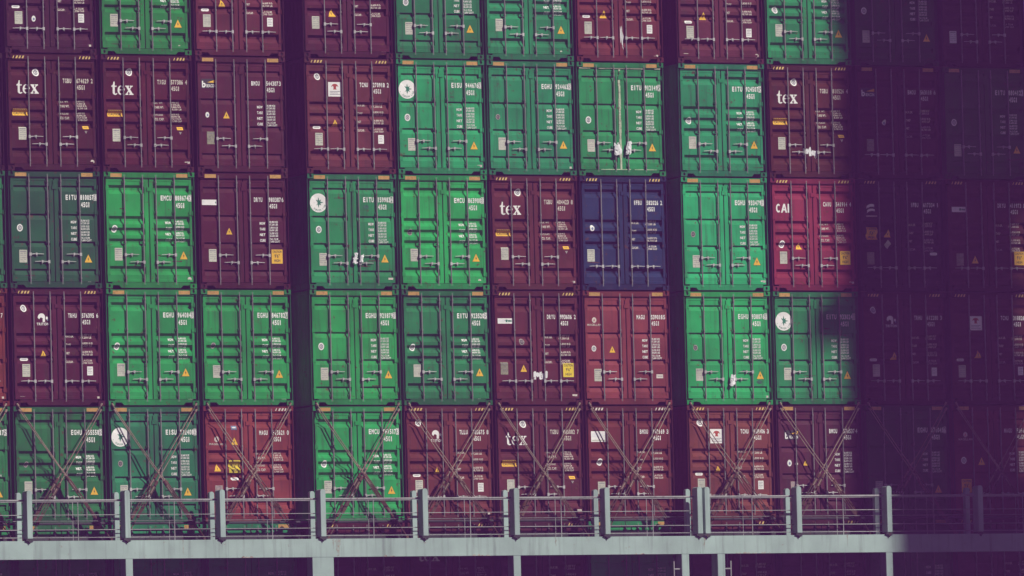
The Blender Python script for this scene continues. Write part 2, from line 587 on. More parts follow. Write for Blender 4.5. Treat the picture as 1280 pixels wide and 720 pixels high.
def m_cai(k, u, v):
    x, z = ux(u), vz(v); h = .225
    ring = arc(.30, .5, .30, .5, 45, 315, 20) + arc(.30, .5, .13, .30, 315, 45, 20)
    k.poly([[(x + a * h, z + b * h) for a, b in ring]], M['white'])
    A = [[(.62, 0), (.95, 1), (1.15, 1), (1.40, 0), (1.20, 0), (1.14, .24), (.92, .24), (.84, 0)], [(.97, .40), (1.10, .40), (1.04, .74)]]
    k.poly([[(x + a * h, z + b * h) for a, b in lp] for lp in A], M['white'])
    k.rect(x + 1.48 * h, x + 1.70 * h, z, z + h, M['white'])

def m_emblem(k, u, v, worn=False):
    x, z, r = ux(u), vz(v), .238
    k.disc(x, z, r, r, M['white'], 0, 40)
    st = []
    for i in range(16):
        t = 2 * math.pi * i / 16 + math.pi / 2
        rr = (.140 if i % 4 == 0 else .105) if i % 2 == 0 else .055
        st.append((x + rr * math.cos(t), z + .010 + rr * math.sin(t)))
    k.poly(st, M['logogreen'], 1)
    txt = 'EVERGREEN LINE'
    for i, ch in enumerate(txt):
        if ch == ' ': continue
        t = math.radians(198 + 144 * i / (len(txt) - 1))
        vs, fs, a, b = glyph(ch, .02)
        s_ = .062; c = math.cos(t + math.pi / 2); sn = math.sin(t + math.pi / 2)
        ox, oz = x + .205 * math.cos(t), z + .205 * math.sin(t)
        pts = []
        for px, pz in vs:
            px = (px - (a + b) / 2) * s_ * .8; pz = pz * s_
            pts.append((ox + px * c - pz * sn, oz + px * sn + pz * c))
        k.raw(pts, fs, M['logogreen'], 1)

def m_ring(k, u, v, r=.078, dark=False, oval=1.18):
    x, z = ux(u), vz(v)
    k.disc(x, z, r, r * oval, M['dim' if dark else 'white'], 0, 24)
    k.disc(x, z, r * .66, r * oval * .66, M['black' if dark else 'grey'], 1, 20, .55)
    k.rect(x - r * .12, x + r * .12, z - r * .3, z + r * .3, M['black'], 1)

def m_oval(k, u, v, r=.055):
    k.disc(ux(u), vz(v), r, r * 1.35, M['white'], 0, 20)
    k.disc(ux(u) + .005, vz(v) - .01, r * .45, r * .6, M['blue'], 1, 14)

def m_tri(k, u, v, s=.215):
    x, z = ux(u), vz(v)
    k.poly([(x - s / 2, z - s * .48), (x + s / 2, z - s * .48), (x, z + s * .50)], M['black'], 0)
    k.poly([(x - s * .47, z - s * .465), (x + s * .47, z - s * .465), (x, z + s * .46)], M['yellow'], 1)
    k.poly([(x + s * .03, z + s * .22), (x - s * .09, z - s * .12), (x - s * .005, z - s * .10), (x - s * .04, z - s * .34), (x + s * .10, z - s * .02), (x + s * .01, z - s * .04)], M['black'], 2)

def m_plate(k, u, v, mat='plate', w=.205, h=.315):
    x, z = ux(u), vz(v)
    k.rect(x - w / 2, x + w / 2, z - h / 2, z + h / 2, M[mat], 0)
    k.rect(x - w * .40, x + w * .40, z + h * .34, z + h * .40, M['grey'], 1)
    for i in range(4):
        zz = z + h * (.22 - .16 * i)
        k.rect(x - w * .40, x - w * .05 + w * .1 * (i % 3), zz - .004, zz + .004, M['grey'], 1)
        k.rect(x + w * .12, x + w * .40, zz - .004, zz + .004, M['grey'], 1)

def m_wsq(k, u, v, w=.155, h=.22):
    x, z = ux(u), vz(v)
    k.rect(x - w / 2, x + w / 2, z - h / 2, z + h / 2, M['white'], 0)
    for i in range(4):
        k.rect(x - w * .36, x + w * (.36 - .12 * (i % 2)), z + h * (.30 - .18 * i) - .005, z + h * (.30 - .18 * i) + .005, M['grey'], 1)

def m_pill(k, u, v, w=.215, h=.072):
    k.pill(ux(u), vz(v), w, h, M['white'], 0)
    k.rect(ux(u) - w * .3, ux(u) + w * .3, vz(v) - .006, vz(v) + .006, M['grey'], 1)

def m_foot(k, u, v, w=.13, h=.05):
    k.rect(ux(u) - w / 2, ux(u) + w / 2, vz(v) - h / 2, vz(v) + h / 2, M['cream'], 0)
    k.rect(ux(u) - w * .3, ux(u) + w * .3, vz(v) - .006, vz(v) + .006, M['grey'], 1)

def m_dot(k, u, v, r=.055): k.disc(ux(u), vz(v), r, r, M['cream'], 0, 18)

def m_caution(k, u, v, mat='lemon', w=.315, h=.37):
    x, z = ux(u), vz(v)
    k.rect(x - w / 2, x + w / 2, z - h / 2, z + h / 2, M['black'], 0)
    k.rect(x - w * .47, x + w * .47, z - h * .475, z + h * .475, M[mat], 1)
    k.text('CAUTION', x - w * .38, z + h * .25, .058, M['black'], w * .76, layer=2)
    k.text("9'6\"", x - w * .22, z - h * .08, .085, M['black'], w * .44, layer=2)
    k.text('HIGH', x - w * .26, z - h * .36, .065, M['black'], w * .52, layer=2)

def m_amber(k, u, v):
    x, z = ux(u), vz(v)
    k.rect(x - .20, x + .20, z - .085, z + .075, M['yellow'], 0)
    for i in range(8): k.poly([(x - .19 + i * .05, z + .045), (x - .165 + i * .05, z + .045), (x - .150 + i * .05, z + .07), (x - .175 + i * .05, z + .07)], M['black'], 1)
    k.text('CAUTION', x - .165, z - .055, .06, M['black'], .33, layer=1)

def m_tag(k, u, v):
    x, z = ux(u), vz(v)
    k.rect(x - .08, x + .08, z - .04, z + .04, M['yellow'], 0)
    k.rect(x - .055, x + .055, z - .012, z + .012, M['orange'], 1)
    k.poly([(x - .04, z - .085), (x + .04, z - .085), (x, z - .155)], M['dim'], 0)

def m_sign(k, u, v, big=False):
    x, z = ux(u), vz(v); w, h = .365, .365
    k.rect(x - w / 2, x + w / 2, z - h / 2, z + h / 2, M['white'], 0)
    # red bird-like emblem over small print
    k.poly([(x - .105, z + .06), (x - .06, z + .125), (x, z + .14), (x + .06, z + .125), (x + .105, z + .06), (x + .045, z + .085), (x + .030, z + .03), (x + .055, z - .005), (x - .055, z - .005), (x - .030, z + .03), (x - .045, z + .085)], M['red'], 1)
    for i in range(3): k.rect(x - .14, x + .14 - .05 * (i % 2), z - .055 - i * .038 - .007, z - .055 - i * .038 + .007, M['grey'], 1)

def m_triton(k, u, v):
    x, z = ux(u), vz(v)
    sh = [(-.115, .02)] + [(a - .0, b) for a, b in arc(-.015, .03, .10, .10, 180, 20, 10)] + [(.075, -.085), (.015, -.085), (.015, .01), (-.035, .03), (-.06, .01), (-.07, -.02)]
    k.poly([[(x + a, z + b + .03) for a, b in sh]], M['white'])
    k.disc(x + .125, z + .045, .028, .038, M['white'], 0, 12)
    k.disc(x + .145, z - .005, .016, .020, M['blue'], 0, 12)
    k.text('TRITON', x - .15, z - .135, .062, M['white'], .33, bold=.03)

def m_beacon(k, u, v):
    x, z = ux(u), vz(v); w, h = .40, .235
    k.rect(x - w / 2, x + w / 2, z - h / 2, z + h / 2, M['black'], 0)
    k.text('b', x - .18, z - .09, .155, M['white'], .10, bold=.03, layer=1)
    k.text('BEACON', x - .06, z - .09, .075, M['white'], .245, layer=1)
    k.poly([(x - .04, z + .03), (x + .19, z + .02), (x + .19, z + .10)], M['yellow'], 1)

def m_label(k, u, v, w=.41, h=.135):
    x, z = ux(u), vz(v)
    k.rect(x - w / 2, x + w / 2, z - h / 2, z + h / 2, M['white'], 0)
    k.rect(x - w * .44, x - w * .02, z - h * .10, z + h * .30, M['paper'], 1)
    k.rect(x + w * .04, x + w * .16, z - h * .2, z + h * .25, M['logogreen'], 1)
    for i in range(4): k.disc(x + w * (.22 + .065 * i), z - h * .02, .012, .028, M['logogreen'], 1, 10)

def m_bigwhite(k, u, v):
    x, z = ux(u), vz(v)
    k.rect(x - .215, x + .215, z - .135, z + .135, M['white'], 0)
    k.rect(x - .19, x + .12, z - .01, z + .085, M['paper'], 1)
    k.rect(x - .19, x + .19, z - .115, z - .08, M['plate'], 1)

def m_swoosh(k, u, v):
    x, z = ux(u), vz(v)
    k.poly([(x - .15, z + .02)] + arc(x + .0, z + .02, .16, .12, 150, 60, 8) + arc(x + .02, z + .02, .12, .05, 60, 150, 8), M['white'])
    k.poly([(x - .13, z - .10)] + arc(x + .0, z - .08, .15, .10, 150, 50, 8) + arc(x + .02, z - .08, .12, .04, 50, 150, 8), M['white'])
    k.rect(x - .16, x + .16, z - .19, z - .16, M['cream'])

def m_roundlogo(k, u, v):
    x, z = ux(u), vz(v)
    k.disc(x, z + .02, .062, .07, M['cream'], 0, 20)
    k.poly([(x - .03, z - .02), (x, z + .06), (x + .03, z - .02), (x, z + .005)], M['red'], 1)
    k.text('MAGELLAN', x - .20, z - .125, .05, M['cream'], .40)

def m_diamond(k, u, v):
    x, z = ux(u), vz(v)
    k.poly([(x - .10, z), (x, z - .12), (x + .10, z), (x, z + .12)], M['plate'], 0)

def m_bluetag(k, u, v):
    k.rect(ux(u) - .075, ux(u) + .075, vz(v) - .05, vz(v) + .05, M['blue'], 0)
    k.rect(ux(u) - .045, ux(u) + .045, vz(v) - .012, vz(v) + .02, M['white'], 1)

def number_groups(style, owner, num, chk, wide):
    """owner code, serial and size code high on the right leaf"""
    if style == 'ever':
        h = .118; zc = vz(.241); w = M['white']
        def own(k): k.text(owner, ux(.628), zc, h, w, mono=.0755, bold=.036)
        def ser(k):
            k.text(num + chk, ux(.7885), zc, h, w, mono=.0615, bold=.036)
            x0 = ux(.7885) + 6 * .0615
            for a, b, c, d in ((x0 - .003, x0 + .062, -.022, -.010), (x0 - .003, x0 + .062, h + .010, h + .022), (x0 - .006, x0 + .003, -.022, h + .022), (x0 + .056, x0 + .065, -.022, h + .022)):
                k.rect(a, b, zc + c, zc + d, w, 2)
        def size(k): k.text('45G1', ux(.795), vz(.304), h, w, mono=.062, bold=.036)
        return (('owner_code', own), ('serial_number', ser), ('size_code', size))
    mt = M['cream'] if style == 'worn' else M['white']
    us = .7885 if wide else .772
    h = .106; zc = vz(.246)
    return (('owner_code', lambda k: k.text(owner, ux(.622), zc, h, mt, mono=.0600, bold=.030)),
            ('serial_number', lambda k: k.text(num, ux(us), zc, h, mt, mono=.0560, bold=.030)),
            ('check_digit', lambda k: k.text(chk, ux(.930), zc, h, mt, mono=.062, bold=.030)),
            ('size_code', lambda k: k.text('45G1', ux(us + .004), vz(.302), h, mt, mono=.058, bold=.030)))

def data_lines(style):
    """groups of small print, each group one painted mark"""
    out = []
    if style == 'ever':
        mt = M['white']
        rows = [('MGW', '30,480 KGS', '67,200 LBS'), ('TARE', '3,900 KGS', '8,600 LBS'), ('NET', '26,580 KGS', '58,600 LBS'), ('CUBE', '76.2 CU.M', '2,690 CU.FT')]
        for i, (a, b, c) in enumerate(rows):
            v = .432 + i * .049
            out.append([(a, ux(.682), vz(v + .012), .062, mt, .150, .035)])
            out.append([(b, ux(.792), vz(v - .003), .046, mt, .225, .03), (c, ux(.792), vz(v + .019), .046, mt, .225 + .05 * (i == 3), .03)])
    elif style == 'tex':
        mt = M['cream']
        for g, v in enumerate((.405, .507)):
            out.append([(('MAX. WT.', 'PAYLOAD')[g], ux(.585), vz(v + .010), .042, mt, .26, .015)])
            out.append([(('TARE WT.', 'CU. CAP.')[g], ux(.590), vz(v + .052), .062, mt, .25, .03)])
            T = (('30,480 KG', '67,200 LB', '3,860 KG', '8,510 LB'), ('26,620 KG', '58,690 LB', '76.4 CU.M', '2,700 CU.F'))[g]
            out.append([(T[i], ux(.765 + .006 * i), vz(v + .004 + i * .0205), .042, mt, .25, .02) for i in range(4)])
    else:
        mt = M['cream']
        rows = [('MAX.GR.', '30,480 KG', '67,200 LB'), ('TARE', '3,830 KG', '8,440 LB'), ('NET', '26,650 KG', '58,760 LB'), ('CU.CAP.', '76.4 CU.M', '2,700 CU.F')]
        for i, (a, b, c) in enumerate(rows):
            v = .402 + i * .073
            out.append([(a, ux(.595), vz(v + .012), .054, mt, (.24, .13, .09, .20)[i], .03)])
            out.append([(b, ux(.765), vz(v - .002), .046, mt, .29, .03), (c, ux(.765), vz(v + .021), .046, mt, .29, .03)])
    return out

def header_mark(style, parent):
    y = .0125
    for a, e in (((.072, .200), (.800, .928))):
        key = ('head', style, a)
        if style == 'rightwhite' and a < .5: continue
        if key not in MESH:
            mb = MB()
            if style == 'bar':
                mb.box(ux(a), ux(e), y, .0135, vz(.044), vz(.013), M['orange'])
            else:
                mt = M['stripew'] if 'white' in style else M['stripe']
                for i in range(4):
                    x = ux(a) + i * .082
                    w = .044 if i else .024
                    mb.prism([(x, vz(.041)), (x + w, vz(.041)), (x + w + .030, vz(.018)), (x + .030, vz(.018))], y, .0135, mt)
            MESH[key] = mb.mesh('header_marking')
        link('header_marking', MESH[key], parent)

def rag_mesh(seed, w, h):
    """crumpled sheet tied round the bars"""
    rnd = random.Random(seed)
    bm = bmesh.new()
    nx, nz = 7, 9
    g = []
    for j in range(nz):
        row = []
        for i in range(nx):
            fx, fz = i / (nx - 1) - .5, j / (nz - 1) - .5
            taper = 1 - .45 * max(0, fz + .15) if seed % 2 else 1 - .3 * abs(fz)
            row.append(bm.verts.new((fx * w * taper + (.25 * w * fz if seed % 3 else -.2 * w * fz) + rnd.uniform(-.018, .018), -.02 + rnd.uniform(-.010, .010) - .025 * (1 - 4 * fx * fx), fz * h + rnd.uniform(-.022, .022))))
        g.append(row)
    for j in range(nz - 1):
        for i in range(nx - 1):
            if rnd.random() < .07 and (i in (0, nx - 2) or j in (0, nz - 2)): continue
            bm.faces.new((g[j][i], g[j][i + 1], g[j + 1][i + 1], g[j + 1][i]))
    r = bmesh.ops.extrude_face_region(bm, geom=bm.faces[:])
    for e in r['geom']:
        if isinstance(e, bmesh.types.BMVert): e.co.y += .006
    bmesh.ops.recalc_face_normals(bm, faces=bm.faces)
    me = bpy.data.meshes.new('plastic_sheet'); bm.to_mesh(me); bm.free()
    me.materials.append(M['paper'])
    return me

def m_smear(k, u, v, w, h, seed):
    """white paint or torn label remains, brushed on the leaves"""
    rnd = random.Random(seed)
    x, z = ux(u), vz(v)
    for i in range(5):
        cx = x + (i - 2) * w / 5 + rnd.uniform(-.01, .01)
        hh = h * rnd.uniform(.45, 1)
        ww = w / 5 * rnd.uniform(.8, 1.15)
        zc = z + rnd.uniform(-.25, .1) * h
        pts = []
        for j in range(12):
            t = 2 * math.pi * j / 12
            r = rnd.uniform(.75, 1.15)
            pts.append((cx + ww * .55 * r * math.copysign(abs(math.cos(t)) ** .6, math.cos(t)), zc + hh * .5 * r * math.copysign(abs(math.sin(t)) ** .6, math.sin(t))))
        k.poly(pts, M['paper'], i % 3)

def m_stain(k, u, v, w=.16, h=.10, sd=1):
    rnd = random.Random(sd); x, z = ux(u), vz(v)
    k.poly([(x + w / 2 * rnd.uniform(.6, 1.1) * math.cos(2 * math.pi * i / 14), z + h / 2 * rnd.uniform(.6, 1.1) * math.sin(2 * math.pi * i / 14)) for i in range(14)], M['stain'], 0)

M['stain'] = worn_decal('overpainted_patch', (.022, .10, .065, 1), .52, .7, .9, (.03, .16, .09, 1))
M['scab'] = worn_decal('rusted_scrape', (.13, .055, .035, 1), .50, .8, .8, (.05, .02, .02, 1))
def m_scrape(k, u, v, w=.5, h=.02, sd=1):
    rnd = random.Random(sd); x, z = ux(u), vz(v); n = 8
    t = [(x - w / 2 + w * i / n, z + h * rnd.uniform(.1, .6)) for i in range(n + 1)]
    b = [(x - w / 2 + w * i / n, z - h * rnd.uniform(.1, .6)) for i in range(n + 1)]
    k.poly(t + b[::-1], M['scab'], 0)

MARK = {'stain': ('overpainted_patch', m_stain), 'scrape': ('rusted_scrape', m_scrape), 'tex': ('brand_lettering', m_tex), 'cai': ('brand_lettering', m_cai), 'emblem': ('round_emblem', m_emblem), 'ring': ('round_sticker', m_ring),
        'oval': ('oval_sticker', m_oval), 'tri': ('warning_triangle', m_tri), 'plate': ('data_plate', m_plate), 'wsq': ('white_sticker', m_wsq),
        'pill': ('rounded_label', m_pill), 'foot': ('small_label', m_foot), 'dot': ('small_sticker', m_dot), 'caution': ('caution_sticker', m_caution),
        'amber': ('amber_label', m_amber), 'tag': ('yellow_tag', m_tag), 'sign': ('emblem_sign', m_sign), 'triton': ('brand_emblem', m_triton),
        'beacon': ('brand_panel', m_beacon), 'label': ('pale_label', m_label), 'bigwhite': ('white_panel', m_bigwhite), 'swoosh': ('brand_emblem', m_swoosh),
        'roundlogo': ('brand_emblem', m_roundlogo), 'diamond': ('diamond_sticker', m_diamond), 'bluetag': ('blue_sticker', m_bluetag), 'smear': ('paint_patch', m_smear)}

MARKCACHE = {}
def add_mark(name, kind, door, key, fn):
    """build once per pressing and layout, then reuse the mesh"""
    if key in MARKCACHE:
        return link(name, MARKCACHE[key], door)
    k = Marks(); fn(k)
    o = k.build(name, kind, door)
    if o: MARKCACHE[key] = o.data
    return o

def make_container(c, r, spec):
    """c column, r tier from the top (1..6)"""
    kind = spec.get('k', 'groove'); rk = spec.get('rods', 'std'); hk = spec.get('h', 'two')
    rnd = random.Random(c * 97 + r * 13)
    zt = (4 - r + 1) * P
    root = empty('shipping_container', (CX[c] + rnd.uniform(-.006, .006), rnd.uniform(-.006, .006), ZO + zt - H - .011))
    tag(root, spec['label'], 'container', 'shipping containers stacked on the ship')
    j = rnd.uniform(.96, 1.05)
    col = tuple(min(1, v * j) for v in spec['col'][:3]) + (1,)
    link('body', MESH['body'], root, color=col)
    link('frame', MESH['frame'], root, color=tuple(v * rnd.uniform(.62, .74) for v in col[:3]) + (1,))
    header_mark(spec.get('head', 'bar'), root)
    for s in (-1, 1): link('twist_lock', MESH['twist', s], root)
    doors = {}
    for s in (-1, 1):
        f = rnd.uniform(.95, 1.06)
        d = link('door', MESH['leaf', kind, s], root, color=tuple(min(1, v * f) for v in col[:3]) + (1,))
        doors[s] = d
        link('door_gasket', MESH['gasket', s], d)
        xo, xi = ROD_X[rk]
        for x in (s * xo, s * xi):
            link('lock_rod', MESH['rod', rk, x], d, color=col)
            if not (spec.get('missing') and x == s * xi and s > 0):
                link('handle', MESH['handle', rk, hk, x], d)
    for it in spec.get('marks', ()):
        if it[0] in ('plate', 'tri', 'ring', 'foot', 'dot', 'wsq') and len(it) >= 3:
            it = (it[0], round(it[1] + rnd.choice((-.006, 0, .006)), 4), round(it[2] + rnd.choice((-.007, 0, .007)), 4)) + tuple(it[3:])
        nm, fn = MARK[it[0]]
        d = doors[-1] if it[1] < .5 else doors[1]
        add_mark(nm, kind, d, (kind,) + tuple(it), lambda k, it=it, fn=fn: fn(k, *it[1:]))
    for i in range(rnd.choice((0, 1, 1, 2, 3))):
        u_ = rnd.choice((rnd.uniform(.08, .42), rnd.uniform(.58, .92))); v_ = rnd.uniform(.20, .35) if rnd.random() < .4 else rnd.uniform(.66, .93)
        a_ = (round(u_, 3), round(v_, 3), rnd.uniform(.05, .34), rnd.uniform(.010, .035), rnd.randint(0, 99))
        add_mark('rusted_scrape', kind, doors[-1 if u_ < .5 else 1], ('scr', c, r, i), lambda k, a_=a_: m_scrape(k, *a_))
    if spec.get('num'):
        st, a, b, ch = spec['num']
        for nm, fn in number_groups(st, a, b, ch, rk == 'std'):
            k = Marks(); fn(k); k.build(nm, kind, doors[1])
    if spec.get('data'):
        for i, grp in enumerate(data_lines(spec['data'])):
            add_mark('data_line', kind, doors[1], (kind, 'data', spec['data'], i),
                     lambda k, grp=grp: [k.text(t, x, z, h, mt, w, bold=bo) for t, x, z, h, mt, w, bo in grp])
    for (u, v, w, h, sd) in spec.get('rags', ()):
        o = link('plastic_sheet', rag_mesh(sd, w, h), root, (ux(u), 0, vz(v)))
    if spec.get('seal'):
        mb = MB()
        z0, z1 = vz(DOOR_B), vz(DOOR_T)
        rs = random.Random(4)
        zz = z0
        while zz < z1 - .05:                     # bleached seal strip hanging out of the meeting joint
            hh = min(rs.uniform(.10, .35), z1 - zz)
            w = rs.uniform(.026, .050); o = rs.uniform(-.008, .008)
            mb.box(-.012 - w + o, .010 + o, .042, .053, zz, zz + hh - .002, M['seal'])
            zz += hh
        xx = -1.14
        while xx < 1.1:
            ww = rs.uniform(.08, .35)
            if rs.random() < .85: mb.box(xx, min(xx + ww, 1.14), .028, .0295, vz(.0555) - rs.uniform(0, .012), vz(.0487), M['seal'])
            if rs.random() < .75: mb.box(xx, min(xx + ww, 1.14), .040, .053, vz(DOOR_B) - .014, vz(DOOR_B) + rs.uniform(.003, .012), M['seal'])
            xx += ww
        link('door_seal', mb.mesh('door_seal'), root)
    return root

# ------------------------------------------------------------------ what stands where
STACK = {-1: 'stack cut by left edge', 0: 'leftmost whole stack', 1: 'second whole stack from left', 2: 'stack left of first dark gap',
         3: 'stack right of first dark gap', 4: 'second stack after first dark gap', 5: 'third stack after first dark gap',
         6: 'stack left of second dark gap', 7: 'stack right of second dark gap', 8: 'stack at edge of shadow',
         9: 'first fully shaded stack', 10: 'shaded stack at right edge'}
TIER = {1: 'top', 2: 'second from top', 3: 'third from top', 4: 'fourth from top', 5: 'fifth tier behind crossed rods', 6: 'lowest, behind the railing'}

EV = {'groove': (('plate', .160, .70), ('tri', .865, .720)), 'ledge': (('plate', .160, .735), ('tri', .865, .738))}
def ever(rgb, num=None, k='groove', extra=(), **kw):
    rgb = (rgb[0] + 5, rgb[1] - 6, rgb[2] + 6)
    d = dict(col=paint(*rgb), k=k, marks=EV[k] + tuple(extra), data='ever', look='green')
    if num: d['num'] = ('ever',) + num
    d.update(kw); return d
TEXM = (('tex', .118, .342), ('ring', .330, .152, .088, False, 1.1), ('amber', .158, .500), ('plate', .168, .690), ('tag', .868, .628))
def texc(rgb, num=None, extra=(('foot', .93, .922),), **kw):
    d = dict(col=paint(*rgb), k='groove', rods='leas', marks=TEXM + tuple(extra), data='tex', head='stripe', look='maroon with big white lettering')
    if num: d['num'] = ('worn',) + num
    d.update(kw); return d
LEASE = (('pill', .142, .602), ('plate', .155, .705), ('wsq', .852, .702), ('foot', .915, .937))
def lease(rgb, num=None, extra=(), base=LEASE, **kw):
    rgb = (rgb[0], rgb[1] + 1, rgb[2] + 2)
    d = dict(col=paint(*rgb), k='groove', rods='leas', h='one', marks=tuple(base) + tuple(extra), data='lease', head='stripe', look='maroon')
    if num: d['num'] = ('lease',) + num
    d.update(kw); return d
R = lambda v=.49, **k: ('ring', .130, v)

